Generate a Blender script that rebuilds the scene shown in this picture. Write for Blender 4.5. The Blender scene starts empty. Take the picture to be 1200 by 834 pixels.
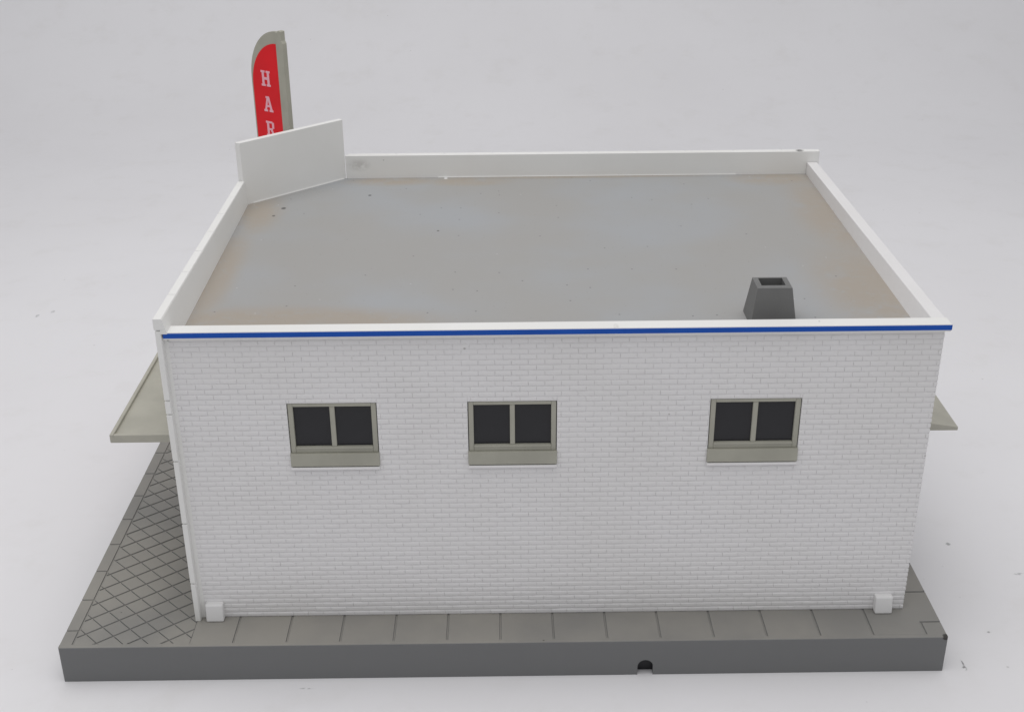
import bpy, bmesh, math, random
from mathutils import Vector, Matrix

random.seed(7)
S = 0.26                      # the model's base is about 26 cm wide; every length below is in base widths
sc = bpy.context.scene
COL = sc.collection

# ------------------------------------------------------------------ materials
def srgb(r, g, b):
    f = lambda c: (c / 255 / 12.92) if c / 255 <= .04045 else ((c / 255 + .055) / 1.055) ** 2.4
    return (f(r), f(g), f(b), 1)

class NT:
    def __init__(self, name, rough=.5, spec=.4):
        self.m = bpy.data.materials.new(name); self.m.use_nodes = True
        self.t = self.m.node_tree; self.n = self.t.nodes; self.l = self.t.links
        self.b = self.n['Principled BSDF']
        self.b.inputs['Roughness'].default_value = rough
        self.b.inputs['Specular IOR Level'].default_value = spec
        tc = self.n.new('ShaderNodeTexCoord')
        mp = self.n.new('ShaderNodeMapping'); mp.inputs['Scale'].default_value = (1 / S,) * 3
        self.l.new(tc.outputs['Object'], mp.inputs['Vector'])
        self.co = mp.outputs[0]                                   # object coordinates in base widths
    def val(self, v, sock):
        if hasattr(v, 'links'): self.l.new(v, sock)
        else: sock.default_value = v
    def math(self, op, a, b=0.0, clamp=False):
        n = self.n.new('ShaderNodeMath'); n.operation = op; n.use_clamp = clamp
        self.val(a, n.inputs[0]); self.val(b, n.inputs[1]); return n.outputs[0]
    def ramp(self, v, a, b, lo=0.0, hi=1.0):
        n = self.n.new('ShaderNodeMapRange'); n.interpolation_type = 'SMOOTHSTEP'
        self.val(v, n.inputs[0])
        n.inputs[1].default_value = a; n.inputs[2].default_value = b
        n.inputs[3].default_value = lo; n.inputs[4].default_value = hi
        return n.outputs[0]
    def scaled(self, sx, sy, sz, off=(0, 0, 0), rot=0):
        n = self.n.new('ShaderNodeMapping'); n.inputs['Scale'].default_value = (sx, sy, sz)
        n.inputs['Location'].default_value = off; n.inputs['Rotation'].default_value = (0, 0, rot)
        self.l.new(self.co, n.inputs['Vector']); return n.outputs[0]
    def noise(self, scale, detail=3, co=None, rough=.5):
        n = self.n.new('ShaderNodeTexNoise'); n.inputs['Scale'].default_value = scale
        n.inputs['Detail'].default_value = detail; n.inputs['Roughness'].default_value = rough
        self.l.new(co or self.co, n.inputs['Vector']); return n.outputs['Fac']
    def specks(self, scale, size, keep, co=None, dim='2D'):
        """small dots: voronoi cells whose random value passes 'keep'"""
        n = self.n.new('ShaderNodeTexVoronoi'); n.inputs['Scale'].default_value = scale; n.voronoi_dimensions = dim
        self.l.new(co or self.co, n.inputs['Vector'])
        sp = self.n.new('ShaderNodeSeparateColor'); self.l.new(n.outputs['Color'], sp.inputs[0])
        d = self.ramp(n.outputs['Distance'], size * .5, size, 1, 0)
        k = self.math('GREATER_THAN', sp.outputs[0], keep)
        return self.math('MULTIPLY', d, k)
    def spot(self, c, r, soft=.6):
        """soft elliptical patch round c with radii r (a stain with a place of its own)"""
        n = self.n.new('ShaderNodeMapping')
        n.inputs['Scale'].default_value = tuple(1 / q for q in r)
        n.inputs['Location'].default_value = tuple(-a / q for a, q in zip(c, r))
        self.l.new(self.co, n.inputs['Vector'])
        v = self.n.new('ShaderNodeVectorMath'); v.operation = 'LENGTH'
        self.l.new(n.outputs[0], v.inputs[0])
        return self.ramp(v.outputs['Value'], 1 - soft, 1, 1, 0)
    def mix(self, f, a, b):
        n = self.n.new('ShaderNodeMix'); n.data_type = 'RGBA'
        self.val(f, n.inputs[0]); self.val(a, n.inputs[6]); self.val(b, n.inputs[7]); return n.outputs[2]
    def color(self, c): self.val(c, self.b.inputs['Base Color']); return self
    def bump(self, h, strength=.1, dist=.001):
        n = self.n.new('ShaderNodeBump'); n.inputs['Strength'].default_value = strength
        n.inputs['Distance'].default_value = dist * S
        self.l.new(h, n.inputs['Height']); self.l.new(n.outputs[0], self.b.inputs['Normal']); return self

def g(v, tint=(1, 1, 1)): return (v * tint[0], v * tint[1], v * tint[2], 1)

M = {}
def mat_white(name, v, warm=(1, 1, 1), dirt=.06, marks=()):
    t = NT(name, .42, .4)
    n = t.noise(9, 4); n2 = t.noise(60, 3)
    c = t.mix(t.ramp(n, .35, .75, 0, dirt), g(v, warm), g(v * .72, (1.03, 1, .92)))
    c = t.mix(t.math('MULTIPLY', t.specks(46, .08, .96, None, '3D'), .55), c, g(.22, (1.05, 1, .9)))
    for p, r, a, d in marks: c = t.mix(t.math('MULTIPLY', t.math('MULTIPLY', t.spot(p, r, .8), t.ramp(t.noise(120, 3), .3, .55)), a), c, g(d, (1.05, 1, .92)))
    t.color(c); t.bump(n2, .08, .001); return t.m
M['white'] = mat_white('white_plastic', .74, (1, .992, .99), .1)
M['facade'] = mat_white('smooth_white_plastic', .78, (1, .995, .975), .16, [((.386, .294, .381), (.008, .006, .003), 1, .07), ((-.255, .29, .366), (.022, .02, .012), .4, .35), ((.07, -.29, .365), (.004, .01, .004), .6, .3)])
M['brickwhite'] = mat_white('white_brick_plastic', .745, (1, .985, .99), .12)

t = NT('grey_roof_plastic', .5, .4)
c = t.mix(t.ramp(t.noise(5, 4), .35, .7), g(.330, (1.015, .995, .96)), g(.35, (.97, 1.0, 1.035)))
br = t.spot((.255, .105, .394), (.23, .062, .05), .55)
for cc, rr in [((.345, .615, .394), (.09, .03, .05)), ((.455, .61, .394), (.08, .03, .05)), ((.90, .61, .394), (.09, .045, .05)),
               ((.94, .45, .394), (.065, .24, .05)), ((.93, .19, .394), (.10, .19, .05)), ((.17, .47, .394), (.05, .12, .05)),
               ((.165, .25, .394), (.035, .22, .05)), ((.62, .63, .394), (.25, .014, .05))]:
    br = t.math('MAXIMUM', br, t.spot(cc, rr, .75))
br = t.math('MULTIPLY', br, t.math('MULTIPLY', t.ramp(t.noise(17, 5, None, .6), .20, .48), t.ramp(t.noise(90, 4, None, .7), .16, .5)))
c = t.mix(t.math('MULTIPLY', br, .95), c, g(.315, (1.10, .97, .82)))
c = t.mix(t.math('MULTIPLY', t.specks(38, .055, .93), .7), c, g(.08))
c = t.mix(t.math('MULTIPLY', t.specks(75, .07, .90), .5), c, g(.20, (1.1, 1, .85)))
c = t.mix(t.math('MULTIPLY', t.specks(30, .04, .965, t.scaled(1, 1, 1, (.37, .11, 0))), .5), c, g(.6))
for p, r in [((.2055, .497, .394), .0042), ((.197, .466, .394), .0028), ((.318, .55, .394), .003), ((.42, .40, .394), .0022)]:
    c = t.mix(t.math('MULTIPLY', t.spot(p, (r, r * 1.3, .01), .5), .8), c, g(.05))
c = t.mix(t.spot((.4215, .6262, .394), (.0035, .0045, .01), .5), c, g(.75))
t.color(c); t.bump(t.noise(180, 2), .06, .001); M['roof'] = t.m

def mat_base(name):
    t = NT(name, .46, .42)
    dust = t.ramp(t.noise(7, 4), .3, .7)
    geo = t.n.new('ShaderNodeNewGeometry'); sp = t.n.new('ShaderNodeSeparateXYZ')
    t.l.new(geo.outputs['True Normal'], sp.inputs[0])
    up = t.ramp(sp.outputs[2], .5, .95)                           # dust lies on what faces up
    c = t.mix(t.math('MULTIPLY', up, t.math('MULTIPLY_ADD', dust, .5)), g(.163, (.985, 1, 1.01)), g(.29, (1.05, 1, .90)))
    t.l.new(dust, c.node.inputs[0].links[0].from_node.inputs[1].links[0].from_node.inputs[0])
    c = t.mix(t.math('MULTIPLY', t.specks(55, .08, .94, None, '3D'), .6), c, g(.03))
    c = t.mix(t.math('MULTIPLY', t.specks(48, .08, .95, t.scaled(1, 1, 1, (.3, .2, 0)), '3D'), .35), c, g(.42, (1, 1, .93)))
    c = t.mix(t.math('MULTIPLY', t.spot((.998, .002, .0458), (.0052, .006, .0032), .35), .95), c, g(.03, (1.1, 1, .9)))
    t.color(c); t.bump(t.noise(140, 3), .07, .001); return t.m
M['base'] = mat_base('grey_base_plastic')

def mat_simple(name, col, rough=.48, var=.12, bump=.05):
    t = NT(name, rough, .3)
    dk = tuple(x * (1 - var) for x in col[:3]) + (1,)
    t.color(t.mix(t.ramp(t.noise(24, 4), .3, .7), col, dk)); t.bump(t.noise(150, 2), bump, .001); return t.m
M['frame'] = mat_simple('olive_grey_plastic', g(.385, (1.02, 1, .85)))
M['canopy'] = mat_simple('beige_canopy_plastic', g(.44, (1.03, 1, .86)))
M['vent'] = mat_simple('dark_grey_plastic', g(.168, (1, 1, .985)))
M['blue'] = mat_simple('blue_paint', srgb(0, 78, 176), .4, .1)
M['red'] = mat_simple('red_print', srgb(226, 14, 28), .45, .08)
M['letter'] = mat_simple('pale_pink_print', srgb(238, 178, 190), .5, .05)
M['flag'] = mat_simple('grey_flag_plastic', g(.40, (1.02, 1, .84)))
t = NT('dark_window_film', .34, .35); t.color(t.mix(t.noise(30, 3), g(.016, (1, 1, 1.14)), g(.021, (1, 1, 1.18)))); M['pane'] = t.m

t = NT('white_backdrop', .6, .25)
c = t.mix(t.ramp(t.noise(1.6, 5), .35, .7), g(.79, (1, .99, 1.012)), g(.765, (1, .988, 1.008)))
c = t.mix(t.ramp(t.noise(11, 6, None, .65), .50, .76, 0, .20), c, g(.62, (1.03, 1, .965)))
sm = t.scaled(3.2, 14, 1, (0.2, 0, 0), .7)                         # faint drag marks across the sheet
c = t.mix(t.ramp(t.noise(2.3, 5, sm, .6), .66, .78, 0, .07), c, g(.55))
c = t.mix(t.math('MULTIPLY', t.specks(13, .028, .965), .35), c, g(.33, (1.03, 1, .96)))
c = t.mix(t.math('MULTIPLY', t.specks(30, .04, .975), .25), c, g(.4))
for p, r, a in [((1.0266, .0045, 0), (.0035, .006, .05), .95), ((1.0274, .0136, 0), (.0016, .007, .05), .9), ((1.0892, .2548, 0), (.0045, .005, .05), .7),
                ((1.0777, .069, 0), (.004, .003, .05), .7), ((1.1573, .1857, 0), (.009, .0035, .05), .5), ((-.3793, 1.0521, 0), (.005, .009, .05), .7),
                ((-.3566, 1.0719, 0), (.005, .009, .05), .6), ((.2778, -.0165, 0), (.012, .0018, .05), .5), ((-.02, .28, 0), (.003, .004, .05), .6)]:
    c = t.mix(t.math('MULTIPLY', t.math('MULTIPLY', t.spot(p, r, .7), t.ramp(t.noise(230, 3), .40, .56)), a * .8), c, g(.10))
t.color(c); t.bump(t.noise(16, 5), .05, .004); M['backdrop'] = t.m

# ------------------------------------------------------------------ mesh helpers
class MB:
    def __init__(self): self.bm = bmesh.new()
    def poly(self, pts):
        try: return self.bm.faces.new([self.bm.verts.new(p) for p in pts])
        except ValueError: return None
    def box(self, x0, x1, y0, y1, z0, z1, bevel=0, seg=2):
        b = bmesh.new(); bmesh.ops.create_cube(b, size=1)
        for v in b.verts:
            v.co = Vector(((x0 + x1) / 2 + v.co.x * (x1 - x0), (y0 + y1) / 2 + v.co.y * (y1 - y0), (z0 + z1) / 2 + v.co.z * (z1 - z0)))
        if bevel: bmesh.ops.bevel(b, geom=b.edges[:], offset=bevel, segments=seg, profile=.5, affect='EDGES')
        self.add(b); return self
    def add(self, b, mtx=None):
        me = bpy.data.meshes.new('t'); b.to_mesh(me); b.free()
        if mtx: me.transform(mtx)
        self.bm.from_mesh(me); bpy.data.meshes.remove(me)
    def prism(self, pts, z0, z1, bevel=0, mtx=None, seg=2):
        """pts: outline in xy, extruded z0..z1, optionally moved by mtx"""
        b = bmesh.new(); n = len(pts)
        lo = [b.verts.new((p[0], p[1], z0)) for p in pts]; hi = [b.verts.new((p[0], p[1], z1)) for p in pts]
        b.faces.new(lo[::-1]); b.faces.new(hi)
        for i in range(n): b.faces.new((lo[i], lo[(i + 1) % n], hi[(i + 1) % n], hi[i]))
        bmesh.ops.recalc_face_normals(b, faces=b.faces[:])
        if bevel:
            ed = [e for e in b.edges if len(e.link_faces) == 2 and e.calc_face_angle(0) > .6]
            bmesh.ops.bevel(b, geom=ed, offset=bevel, segments=seg, profile=.5, affect='EDGES')
        self.add(b, mtx); return self
    def hull8(self, lo, hi, bevel=0):
        """solid between two loops of equal length"""
        b = bmesh.new(); n = len(lo)
        a = [b.verts.new(p) for p in lo]; c = [b.verts.new(p) for p in hi]
        b.faces.new(a[::-1]); b.faces.new(c)
        for i in range(n): b.faces.new((a[i], a[(i + 1) % n], c[(i + 1) % n], c[i]))
        bmesh.ops.recalc_face_normals(b, faces=b.faces[:])
        if bevel: bmesh.ops.bevel(b, geom=b.edges[:], offset=bevel, segments=2, profile=.5, affect='EDGES')
        self.add(b); return self
    def build(self, name, mat, parent=None, origin=(0, 0, 0), smooth=False, recalc=False):
        if recalc: bmesh.ops.recalc_face_normals(self.bm, faces=self.bm.faces[:])
        me = bpy.data.meshes.new(name); self.bm.to_mesh(me); self.bm.free()
        me.transform(Matrix.Translation(-Vector(origin))); me.transform(Matrix.Scale(S, 4))
        me.materials.append(mat)
        for p in me.polygons: p.use_smooth = smooth
        o = bpy.data.objects.new(name, me); COL.objects.link(o)
        o.location = Vector(origin) * S
        if parent:
            o.parent = parent; o.location = (Vector(origin) - Vector(parent['org'])) * S if 'org' in parent else o.location
        return o

ORG = {}
def empty(name, loc, label, cat):
    o = bpy.data.objects.new(name, None); COL.objects.link(o)
    o.empty_display_size = .01; o.location = Vector(loc) * S
    o['label'] = label; o['category'] = cat; ORG[name] = Vector(loc)
    return o
def part(mb, name, mat, parent, porg, origin=None, **k):
    """a mesh child; its local axes keep the scene's own axes, its origin sits at the thing's base (or 'origin')"""
    og = Vector(origin) if origin is not None else Vector(porg)
    o = mb.build(name, mat, None, og, **k)
    o.parent = parent; o.location = (og - Vector(porg)) * S
    return o

def clip(poly, a, b, c):
    """keep a*x+b*y<=c of a convex polygon"""
    out = []
    for i in range(len(poly)):
        p, q = poly[i], poly[(i + 1) % len(poly)]
        dp, dq = a * p[0] + b * p[1] - c, a * q[0] + b * q[1] - c
        if dp <= 0: out.append(p)
        if dp * dq < 0:
            s = dp / (dp - dq); out.append((p[0] + (q[0] - p[0]) * s, p[1] + (q[1] - p[1]) * s))
    return out
def area(p): return .5 * sum(p[i][0] * p[(i + 1) % len(p)][1] - p[(i + 1) % len(p)][0] * p[i][1] for i in range(len(p)))

# ------------------------------------------------------------------ measures (base widths)
HB = .0473; DEP = .80
XL, XR, YF = .1535, .9642, .0531          # brick faces: left end, right face, camera-side face
ZBR = .3983                               # top of the brick courses
ZR = .3936                                # roof
XS, YS, ZS = .1444, .0458, .4272          # outer left facade, its near end, its top
YB, ZB = .6308, .4279                     # back parapet inner face and top
CA, CB = Vector((.1510, .5122)), Vector((.2761, .6308))   # splayed corner, inner face ends
ZC = .4806

# ------------------------------------------------------------------ tabletop that sweeps up behind
mb = MB(); prof = [(-3.2, 0)]
y0, R_ = 2.1, 1.3
prof += [(-3.2 + (y0 + 3.2) * i / 8, 0) for i in range(1, 9)]
for i in range(1, 25):
    a = math.radians(86) * i / 24; prof.append((y0 + R_ * math.sin(a), R_ - R_ * math.cos(a)))
prof.append((prof[-1][0] + .1, prof[-1][1] + 1.6))
xs = [-6.0 + 13.0 * i / 16 for i in range(17)]
grid = [[mb.bm.verts.new((x, p[0], p[1])) for x in xs] for p in prof]
for j in range(len(prof) - 1):
    for i in range(16): mb.bm.faces.new((grid[j][i], grid[j][i + 1], grid[j + 1][i + 1], grid[j + 1][i]))
o = mb.build('tabletop', M['backdrop'], smooth=True); o['kind'] = 'structure'
o['label'] = 'white seamless tabletop sheet sweeping up behind the model'; o['category'] = 'tabletop'

# ------------------------------------------------------------------ paved base (hollow underneath, notch for a cable)
mb = MB(); SK = .006; GD = .0012
arch = [(.6512, 0)] + [(.66 - .0088 * math.cos(a), .0118 + .0088 * math.sin(a)) for a in [math.pi * i / 10 for i in range(11)]] + [(.6688, 0)]
front = [(0, 0)] + arch + [(1, 0), (1, HB), (0, HB)]
b = bmesh.new()
lo = [b.verts.new((p[0], 0, p[1])) for p in front]; hi = [b.verts.new((p[0], SK, p[1])) for p in front]
b.faces.new(lo); b.faces.new(hi[::-1])
for i in range(len(front)):
    b.faces.new((lo[i], hi[i], hi[(i + 1) % len(front)], lo[(i + 1) % len(front)]))
b.edges.ensure_lookup_table()
bmesh.ops.recalc_face_normals(b, faces=b.faces[:])
ed = [e for e in b.edges if all(abs(v.co.y) < 1e-6 and abs(v.co.z - HB) < 1e-6 for v in e.verts)]
ed += [e for e in b.edges if all(abs(v.co.y) < 1e-6 for v in e.verts) and abs(e.verts[0].co.x - e.verts[1].co.x) < 1e-6 and e.calc_length() > .03]
bmesh.ops.bevel(b, geom=ed, offset=.0013, segments=3, profile=.5, affect='EDGES')
mb.add(b)
mb.box(0, 1, SK, DEP, HB - .008, HB - GD)                        # slab under the tiles
mb.box(0, SK, SK, DEP, 0, HB - .008); mb.box(1 - SK, 1, SK, DEP, 0, HB - .008); mb.box(SK, 1 - SK, DEP - SK, DEP, 0, HB - .008)

def tile(poly, top=HB, ch=.0005):
    if len(poly) < 3 or abs(area(poly)) < 4e-6: return
    if area(poly) < 0: poly = poly[::-1]
    c = Vector((sum(p[0] for p in poly) / len(poly), sum(p[1] for p in poly) / len(poly)))
    dz = random.uniform(-.00006, .0)
    n = len(poly)
    inn = []
    for p in poly:
        v = Vector(p) - c; L = v.length
        q = c + v * max(0, (L - ch * 1.4) / L) if L > 0 else c
        if abs(p[1] - SK) < 1e-5: q = Vector((q.x, SK))             # no chamfer where a tile runs into the edge strip
        inn.append(q)
    bm = mb.bm
    a = [bm.verts.new((p[0], p[1], HB - GD)) for p in poly]
    m = [bm.verts.new((p[0], p[1], top + dz - ch)) for p in poly]
    h = [bm.verts.new((q[0], q[1], top + dz)) for q in inn]
    bm.faces.new(h)
    for i in range(n):
        j = (i + 1) % n
        bm.faces.new((a[i], a[j], m[j], m[i])); bm.faces.new((m[i], m[j], h[j], h[i]))
def rect(x0, x1, y0, y1, gx0=1, gx1=1, gy0=1, gy1=1, gap=.0009):
    tile([(x0 + gx0 * gap, y0 + gy0 * gap), (x1 - gx1 * gap, y0 + gy0 * gap), (x1 - gx1 * gap, y1 - gy1 * gap), (x0 + gx0 * gap, y1 - gy1 * gap)])
# kerb strip on the left edge
ys = [SK] + [.0312 + .0584 * k for k in range(14) if .0312 + .0584 * k < DEP - .02] + [DEP]
for k in range(len(ys) - 1): rect(0, .0146, ys[k], ys[k + 1], 0, 1, 0 if k == 0 else 1, 0 if k == len(ys) - 2 else 1)
# diamond paving between strip and building; carries on round the back
m1, m2 = .79, -.985
def diamonds(x0, x1, y0, y1):
    R0 = [(x0, y0), (x1, y0), (x1, y1), (x0, y1)]
    k1 = math.hypot(m1, 1); k2 = math.hypot(m2, 1)
    for i in range(-40, 50):
        for j in range(-10, 80):
            c0, c1 = .0056 + .0300 * i, .0056 + .0300 * (i + 1)
            d0, d1 = .104 + .0278 * (j - 12), .104 + .0278 * (j - 11)
            gA, gB = .0012 * k1, .00028 * k2
            p = clip(R0, -m1, 1, c1 - gA)
            if len(p) > 2: p = clip(p, m1, -1, -(c0 + gA))
            if len(p) > 2: p = clip(p, -m2, 1, d1 - gB)
            if len(p) > 2: p = clip(p, m2, -1, -(d0 + gB))
            if len(p) > 2: tile(p)
diamonds(.0146 + .0008, .1462, SK, DEP)
diamonds(.1462, .999, .66, DEP)
# plain slabs under and beside the building
gx = [.1462, .1950] + [.1950 + .0602 * k for k in range(1, 13)]
for k in range(len(gx) - 1): rect(gx[k], gx[k + 1], SK, .10, 0 if k == 0 else 1, 1, 0, 1)
xe = gx[-1]
rect(.9772, 1, SK, .0284, 1, 0, 0, 1)
g9 = .0009
mb.prism([(xe + g9, SK), (.9772 - g9, SK), (.9772 - g9, .0284 + g9), (1, .0284 + g9), (1, .0857 - g9), (xe + g9, .0857 - g9)], HB - GD - .0003, HB - .00005, .0003, None, 1)
yy = .0857
while yy < .655:
    rect(.93, 1, yy, min(yy + .0574, .66), 1, 0); yy += .0574
base = mb.build('paved_base', M['base'], origin=(0, 0, 0))
mb = MB(); mb.box(.60, .72, .0088, .05, .0002, HB - .0083)  # added near-black block standing in for the shade inside the notch
notch_shade = mb.build('notch_shade_block', M['pane'], None, (0, 0, 0)); notch_shade.parent = base
base['label'] = 'grey plastic base slab scored with paving, under the white model shop'; base['category'] = 'model base'

# ------------------------------------------------------------------ the building
BO = Vector((.55, .34, HB))
bld = empty('shop_building', BO, 'white brick model shop with flat grey roof, blue trim line and three dark windows', 'model building')

WIN = [(.2707, .3668), (.4638, .5597), (.7237, .8220)]; WZ0, WZ1 = .2478, .3243
holes = [(a, b_, WZ0 , WZ1) for a, b_ in WIN]
def cut(r, hs):
    out = [r]
    for h in hs:
        nx = []
        for (u0, u1, v0, v1) in out:
            if u1 <= h[0] or u0 >= h[1] or v1 <= h[2] or v0 >= h[3]: nx.append((u0, u1, v0, v1)); continue
            if u0 < h[0]: nx.append((u0, h[0], v0, v1))
            if u1 > h[1]: nx.append((h[1], u1, v0, v1))
            cu0, cu1 = max(u0, h[0]), min(u1, h[1])
            if v0 < h[2]: nx.append((cu0, cu1, v0, h[2]))
            if v1 > h[3]: nx.append((cu0, cu1, h[3], v1))
        out = nx
    return out
NROW = 56; PITCH = (ZBR - HB) / NROW; BL = .0176; RELIEF = .0009
def bricks(mb, u0, u1, put, hs=()):
    """running-bond bricks as raised cushions; put(u, v, w) maps to the wall, w = height out of it"""
    for r in range(NROW):
        z0 = HB + r * PITCH
        for (p0, p1, q0, q1) in cut((u0 + .0004, u1 - .0004, z0 + .0005, z0 + PITCH - .0005), hs):   # the course itself: upright joints are shallower
            if q1 - q0 < .001: continue
            mb.poly([put(p0, q0, .00020), put(p1, q0, .00020), put(p1, q1, .00020), put(p0, q1, .00020)])
            mb.poly([put(p0, q1, .00020), put(p1, q1, .00020), put(p1, q1 + .0003, 0), put(p0, q1 + .0003, 0)])
            mb.poly([put(p0, q0, .00020), put(p1, q0, .00020), put(p1, q0 - .0003, 0), put(p0, q0 - .0003, 0)])
        u = u0 - (BL / 2 if r % 2 else 0) - .004
        while u < u1:
            a, b_ = max(u, u0), min(u + BL, u1)
            u += BL
            if b_ - a < .001: continue
            h0 = RELIEF + random.uniform(-.00022, .00012)
            for (p0, p1, q0, q1) in cut((a, b_, z0, z0 + PITCH), hs):
                if p1 - p0 < .0012 or q1 - q0 < .0012: continue
                rings = []
                for ins, w in ((.0003, 0), (.0006, h0 * .55), (.0017, h0)):
                    i2 = min(ins, (q1 - q0) * .4, (p1 - p0) * .4); ix = i2 * .26
                    t1, t2 = random.uniform(-.00006, .00006), random.uniform(-.00006, .00006)
                    rings.append([mb.bm.verts.new(put(p0 + ix, q0 + i2, w + t1)), mb.bm.verts.new(put(p1 - ix, q0 + i2, w + t2)),
                                  mb.bm.verts.new(put(p1 - ix, q1 - i2, w + t2)), mb.bm.verts.new(put(p0 + ix, q1 - i2, w + t1))])
                for k in range(2):
                    for i in range(4):
                        j = (i + 1) % 4
                        mb.bm.faces.new((rings[k][i], rings[k][j], rings[k + 1][j], rings[k + 1][i]))
                mb.bm.faces.new(rings[2])
# camera-side wall
mb = MB(); yb = YF + RELIEF
bricks(mb, XL + .001, XR - .0003, lambda u, v, w: (u, yb - w, v), holes)
for (a, b_, c0, c1) in cut((XL - .001, XR - .0016, HB, .4115 - .003), holes): mb.box(a, b_, yb, yb + .0075, c0, c1)
mb.box(XL, XR - .0002, YF + .0002, yb + .002, ZBR + .0004, .4105 - .004, .0003, 1)       # plain course under the coping
for (a, b_) in WIN: mb.box(a - .0002, b_ + .0002, YF - .0036, yb + .004, WZ0 - .0034, WZ0 - .0006, .0005, 1)  # thin white ledge below each sill
part(mb, 'brick_wall', M['brickwhite'], bld, BO)
# right-hand brick wall
mb = MB(); xb = XR - RELIEF
bricks(mb, YF + .0003, .6405, lambda u, v, w: (xb + w, u, v))
mb.box(.953, xb, yb + .0076, .6304, HB, .4010)
mb.box(.956, XR - .0003, .0656, .6304, ZBR + .0004, .4036, .0004, 1)
n = 24; secs = []
for i in range(n + 1):
    f = i / n; y = .0650 + (.6302 - .0650) * f
    L_ = lambda p, q: p + (q - p) * f
    secs.append([(L_(.9402, .9475), y, .3850), (L_(.9517, .9475), y, .4106), (L_(.9523, .9481), y, .4111),
                 (L_(.9657, .9615), y, .4111), (L_(.9662, .9620), y, .4106), (.9646, y, .3850)])
for p, q in zip(secs, secs[1:]):
    for k in range(5): mb.poly([p[k], q[k], q[k + 1], p[k + 1]])
mb.poly(secs[0]); mb.poly(secs[-1])
part(mb, 'brick_wall', M['brickwhite'], bld, BO)
# coping along the camera side, with the blue line
mb = MB(); mb.box(.1512, .9680, .0474, .0654, .4027, .4113, .0008, 2)
cop = part(mb, 'coping', M['facade'], bld, BO)
mb = MB()
x0, x1 = .1516, .9676
mb.box(x0, x1, .0468, .0475, .4047, .4102, .0002, 1)
mb.box(.9676, .9684, .0470, .0560, .4047, .4102, .0002, 1)
st = mb.build('blue_stripe', M['blue'], None, BO); st.parent = cop; st.location = (0, 0, 0)

# left facade: ashlar blocks with open joints
mb = MB()
zc = [HB, .0991, .1793, .2589, .3164, .3327, .4138, ZS]
JG = .0009; yend = .5128
def block(y0, y1, z0, z1, x0): mb.box(x0, .1524 if z1 == ZS else .1500, y0, y1, z0, z1, .0004, 1)
for k in range(len(zc) - 1):
    z0, z1 = zc[k] + (JG if k else 0), zc[k + 1] - (JG if k < 6 else 0)
    x0 = XS - (.0010 if k == 6 else random.uniform(0, .0003))
    ej = [YS] + [YS + .0665 * i + (0.033 if k % 2 else 0) for i in range(1, 7)] + [yend]
    for i in range(len(ej) - 1):
        block(ej[i] + (JG * .6 if i else 0), ej[i + 1] - (JG * .6 if i < len(ej) - 2 else 0), z0, z1, x0)
mb.box(XS + .0012, .1504, YS + .0022, yend - .0006, HB, ZS - .0026)
mb.box(.1496, .1549, YF + .0002, .0658, HB, .4030)
# drafted inner face of this parapet
def inner_face(ya, yb_, za, zb_, n):
    xt = .1526
    def X(y, z):
        xbot = .1602 - .0062 * (y - .06) / .455
        return xt + (xbot - xt) * (ZS - z) / (ZS - ZR)
    for i in range(n):
        p, q = ya + (yb_ - ya) * i / n, ya + (yb_ - ya) * (i + 1) / n
        mb.poly([(X(p, za), p, za), (X(q, za), q, za), (X(q, zb_), q, zb_), (X(p, zb_), p, zb_)])
    mb.poly([(.1497, ya, za), (X(ya, za), ya, za), (X(ya, zb_), ya, zb_), (.1497, ya, zb_)])
    mb.poly([(X(ya, zb_), ya, zb_), (X(yb_, zb_), yb_, zb_), (.1497, yb_, zb_), (.1497, ya, zb_)])
inner_face(.0650, .516, .385, .4100, 16)
inner_face(YS + .0003, .516, .4100, ZS - .0012, 16)
part(mb, 'facade_wall', M['facade'], bld, BO)
# splayed corner wall, taller than the rest
d = (CB - CA).normalized(); nrm = Vector((-d.y, d.x)); th = .0085
def P(s, w): q = CA + d * s + nrm * w; return (q.x, q.y)
L = (CB - CA).length
mb = MB()
mb.prism([P(0, 0), P(L, 0), P(L, th), P(-.002, th)], HB, ZC, .0006)
mb.prism([P(.012, -.0012), P(L - .004, -.0012), P(L - .004, .001), P(.012, .001)], ZR - .001, ZR + .0012, .0003)
part(mb, 'corner_wall', M['facade'], bld, BO)
# back wall with its parapet
mb = MB()
zb = [HB, .0991, .1793, .2589, .3164, .3327, .4138, ZB]
mb.box(.2766, .9648, YB, YB + .0068, HB, ZB - .0006, .0005, 1)
for k in range(7):
    e = [.2800] + [.2800 + .07 * i + (.035 if k % 2 else 0) for i in range(1, 10)] + [.9652]
    for i in range(len(e) - 1):
        if e[i + 1] - e[i] > .003: mb.box(e[i] + JG * .5, e[i + 1] - JG * .5, YB + .004, YB + .0088, zb[k] + (JG if k else 0), zb[k + 1] - (JG if k < 6 else 0), .0004, 1)
mb.box(.41, .845, YB - .0010, YB + .001, ZR - .001, ZR + .0010, .0003, 1)
part(mb, 'facade_wall', M['facade'], bld, BO)

# roof
mb = MB()
mb.prism([(.1515, .0622), (.9520, .0622), (.9520, .6312), (.2765, .6312), (.1515, .5135)], ZR - .006, ZR)
part(mb, 'roof', M['roof'], bld, BO, origin=(0, 0, 0))
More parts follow.
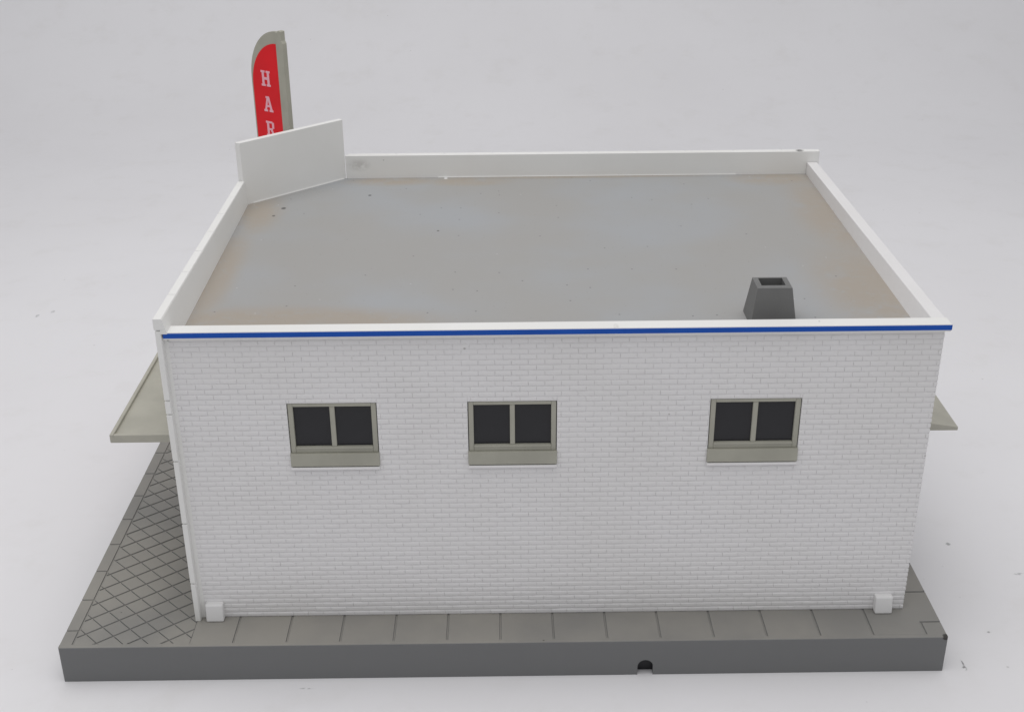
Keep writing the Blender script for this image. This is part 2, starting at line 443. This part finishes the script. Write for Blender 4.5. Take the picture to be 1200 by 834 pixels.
# hollow tapered vent on the roof
mb = MB(); bm = mb.bm
zt = .4351
ob = [(.7665, .0850), (.8160, .0850), (.8160, .1297), (.7665, .1297)]
ot = [(.7728, .0928), (.8100, .0928), (.8100, .1240), (.7728, .1240)]
it = [(.7785, .1003), (.8043, .1003), (.8043, .1212), (.7785, .1212)]
rings = [[bm.verts.new((x, y, ZR - .001)) for x, y in ob], [bm.verts.new((x, y, zt)) for x, y in ot],
         [bm.verts.new((x, y, zt)) for x, y in it], [bm.verts.new((x, y, ZR + .002)) for x, y in it]]
for k in range(3):
    for i in range(4): bm.faces.new((rings[k][i], rings[k][(i + 1) % 4], rings[k + 1][(i + 1) % 4], rings[k + 1][i]))
bm.faces.new(rings[3])
ed = [e for e in bm.edges if all(v in rings[1] for v in e.verts)] + [e for e in bm.edges if (e.verts[0] in rings[0]) != (e.verts[1] in rings[0])]
bmesh.ops.bevel(bm, geom=ed, offset=.0005, segments=2, profile=.5, affect='EDGES')
part(mb, 'roof_vent', M['vent'], bld, BO, recalc=True)

# windows: one built, two copied
WO = Vector((WIN[0][0], YF, WZ0))
mb = MB(); a, b_ = WIN[0]; W = b_ - a; zs = .2637
fy0, fy1 = YF + .0008, YF + .0072
def bar(x0, x1, z0, z1, y0=fy0): mb.box(x0, x1, y0, fy1, z0, z1, .0005, 1)
e = .0008
bar(a + e, a + .0062, zs, WZ1 - e); bar(b_ - .0062, b_ - e, zs, WZ1 - e)
bar(a + .0062, b_ - .0062, WZ1 - .0045, WZ1 - e); bar(a + .0062, b_ - .0062, zs, zs + .0072)
bar((a + b_) / 2 - .0027, (a + b_) / 2 + .0027, zs + .0072, WZ1 - .0045, YF + .0012)
mb.box(a + .0062, b_ - .0062, YF - .0001, YF + .003, zs + .0048, zs + .0068, .0004, 1)    # drip bead along the lower rail
win = part(mb, 'window', M['frame'], bld, BO, origin=WO)
mb = MB(); mb.box(a + .004, b_ - .004, YF + .0040, YF + .0060, zs + .004, WZ1 - .003)
pane = mb.build('pane', M['pane'], None, WO); pane.parent = win; pane.location = (0, 0, 0)
mb = MB(); mb.hull8([(a - .0002, YF - .0030, WZ0 + .0006), (b_ + .0002, YF - .0030, WZ0 + .0006), (b_ + .0002, YF + .006, WZ0 + .0006), (a - .0002, YF + .006, WZ0 + .0006)],
                    [(a - .0002, YF - .0022, zs), (b_ + .0002, YF - .0022, zs), (b_ + .0002, YF + .006, zs), (a - .0002, YF + .006, zs)], .0007)
sill = mb.build('sill', M['frame'], None, WO); sill.parent = win; sill.location = (0, 0, 0)
for (a2, b2) in WIN[1:]:
    w2 = win.copy(); COL.objects.link(w2); w2.parent = bld
    w2.location = (Vector((a2, YF, WZ0)) - BO) * S; w2.scale = ((b2 - a2) / W, 1, 1)
    for ch in (pane, sill):
        c2 = ch.copy(); COL.objects.link(c2); c2.parent = w2

# white clips at the foot of the wall
for x0 in (.1572, .9285):
    mb = MB()
    mb.hull8([(x0, .0432, HB + .0002), (x0 + .0203, .0432, HB + .0002), (x0 + .0203, .0560, HB + .0002), (x0, .0560, HB + .0002)],
             [(x0, .0462, .0692), (x0 + .0203, .0462, .0692), (x0 + .0203, .0560, .0692), (x0, .0560, .0692)], .0018)
    part(mb, 'mounting_clip', M['white'], bld, BO)

# flat tray canopy on the left
mb = MB(); cx0, cx1, cy0, cy1, cz0, cz1 = .0607, XS + .0004, .100, .500, .2530, .2628
mb.box(cx0, cx1, cy0, cy1, cz0, cz1 - .0032, .0005, 1)
rw = .0042
mb.box(cx0, cx0 + rw, cy0, cy1, cz1 - .004, cz1 + .0004, .0006, 2)
mb.box(cx0 + rw, cx1, cy0, cy0 + rw, cz1 - .004, cz1, .0006, 2)
mb.box(cx0 + rw, cx1, cy1 - rw, cy1, cz1 - .004, cz1, .0006, 2)
part(mb, 'canopy', M['canopy'], bld, BO)
# sloped awning on the right
mb = MB()
tri = [(XR - .001, .2293), (1.034, .2293), (1.034, .2337), (XR - .001, .2458)]
mb.hull8([(x, .15, z) for x, z in tri], [(x, .36, z) for x, z in tri], .0006)
part(mb, 'awning', M['canopy'], bld, BO)

# ------------------------------------------------------------------ feather flag behind the tall corner
FL, FR = Vector((.1402, .70)), Vector((.1970, .66))
fd = (FR - FL).normalized(); FW = (FR - FL).length
ang = math.atan2(fd.y, fd.x)
def FM(off):   # local x along the flag, y up, z out towards the reader
    ex = Vector((fd.x, fd.y, 0)); ey = Vector((0, 0, 1)); ez = ex.cross(ey)
    m = Matrix((ex, ey, ez)).transposed().to_4x4()
    o_ = Vector((FL.x, FL.y, 0)) + ez * off
    m.translation = o_
    return m
FO = Vector((FR.x - .006, FR.y, HB))
flag = empty('feather_flag', FO, 'tall red feather flag lettered H A R, standing behind the raised corner wall', 'flag')
PW = .0140; xp = FW - PW                      # pole strip width, its inner edge
ZT = .5985
def outline(x0, x1, zb_, ztop, rz):           # curved upper left corner
    pts = [(x0, zb_), (x1, zb_), (x1, ztop)]
    n = 14
    for i in range(1, n + 1):
        a = math.pi / 2 * i / n
        pts.append((x1 - (x1 - x0) * math.sin(a) ** 1.0, ztop - rz * (1 - math.cos(a))))
    return pts
mb = MB(); mb.prism(outline(0, xp, .150, ZT, .070), -.002, .002, .0005, FM(0))
part(mb, 'banner', M['flag'], flag, FO)
mb = MB(); mb.prism(outline(.0028, xp - .0002, .156, ZT - .0175, .062), .0, .0004, 0, FM(.00205))
part(mb, 'red_panel', M['red'], flag, FO)
mb = MB()
mb.prism([(xp, HB), (FW, HB), (FW, ZT - .016), (FW - .0022, ZT - .012), (FW - .0022, ZT + .0012), (FW - .0085, ZT + .0018), (FW - .0095, ZT - .0006), (xp, ZT - .0003)], -.0055, .003, .0008, FM(0))
part(mb, 'pole', M['flag'], flag, FO)
mb = MB(); mb.prism([(xp - .016 , HB), (FW + .012, HB), (FW + .012, HB + .006), (xp - .016, HB + .006)], -.016, .014, .001, FM(0))
part(mb, 'foot', M['flag'], flag, FO)

def letter(ch, cx, z0, w, h):
    """slab-serif capital from straight bars; returns a list of outlines in flag coordinates"""
    X = lambda u: cx + (u - .5) * w
    Z = lambda v: z0 + v * h
    q = lambda *p: [(X(u), Z(v)) for u, v in p]
    R = lambda a, b, c, e: q((a, c), (b, c), (b, e), (a, e))
    s = .13
    if ch == 'H':
        return [R(.10, .34, s, 1 - s), R(.66, .90, s, 1 - s), R(.34, .66, .42, .58), R(0, .44, 0, s), R(.56, 1, 0, s), R(0, .44, 1 - s, 1), R(.56, 1, 1 - s, 1)]
    if ch == 'A':
        return [q((.10, s), (.30, s), (.56, 1), (.38, 1)), q((.68, s), (.92, s), (.64, 1), (.56, 1), (.47, .80)), R(.30, .74, .30, .43), R(0, .40, 0, s), R(.58, 1, 0, s), R(.26, .40, 1 - s, 1)]
    if ch == 'R':
        return [R(.10, .34, s, 1 - s), R(0, .44, 0, s), R(0, .72, 1 - s, 1), R(.66, .88, .54, .94), R(.34, .72, .42, .54),
                q((.46, .42), (.68, .42), (.92, s), (.68, s)), R(.66, 1, 0, s)]
LW, LH = .0180, .0225
for ch, zc_, cxs in (('H', .5290, .0295), ('A', .4916, .0302), ('R', .4548, .0310)):
    mb = MB()
    for k, poly in enumerate(letter(ch, cxs, zc_ - LH / 2, LW, LH)):
        mb.prism(poly, .0, .0003 + .00003 * k, 0, FM(.0025))
    part(mb, 'letter', M['letter'], flag, FO)

# ------------------------------------------------------------------ light
w = bpy.data.worlds.new('World'); sc.world = w; w.use_nodes = True
bg = w.node_tree.nodes['Background']; bg.inputs[0].default_value = (.97, .98, 1.0, 1); bg.inputs[1].default_value = .50
def area_lamp(name, loc, target, sx, sy, power, col):
    l = bpy.data.lights.new(name, 'AREA'); l.shape = 'RECTANGLE'; l.size = sx * S; l.size_y = sy * S; l.energy = power; l.color = col
    o = bpy.data.objects.new(name, l); COL.objects.link(o); o.location = Vector(loc) * S
    o.rotation_euler = (Vector(target) - Vector(loc)).to_track_quat('-Z', 'Y').to_euler()
    return o
area_lamp('overhead_softbox', (.34, .15, 2.7), (.46, .35, 0), 3.2, 3.0, 3.1, (1, .985, .975))

# ------------------------------------------------------------------ camera
cam = bpy.data.cameras.new('camera'); co = bpy.data.objects.new('camera', cam); COL.objects.link(co)
r_ = Vector((.99992146, -.01019227, -.00729259)); u_ = Vector((.01095047, .42754165, .90392933)); f_ = Vector((.0060952, .90393819, -.42761968))
m = Matrix((r_, u_, -f_)).transposed().to_4x4(); m.translation = Vector((.5039, -1.134, .9393)) * S
co.matrix_world = m
cam.sensor_fit = 'HORIZONTAL'; cam.sensor_width = 36; cam.lens = 36 * 1468.05 / 1200
cam.clip_start = .01; cam.clip_end = 50
sc.camera = co
sc.render.engine = 'CYCLES'
vs = sc.view_settings; vs.view_transform = 'Standard'; vs.look = 'None'; vs.exposure = 0; vs.gamma = 1
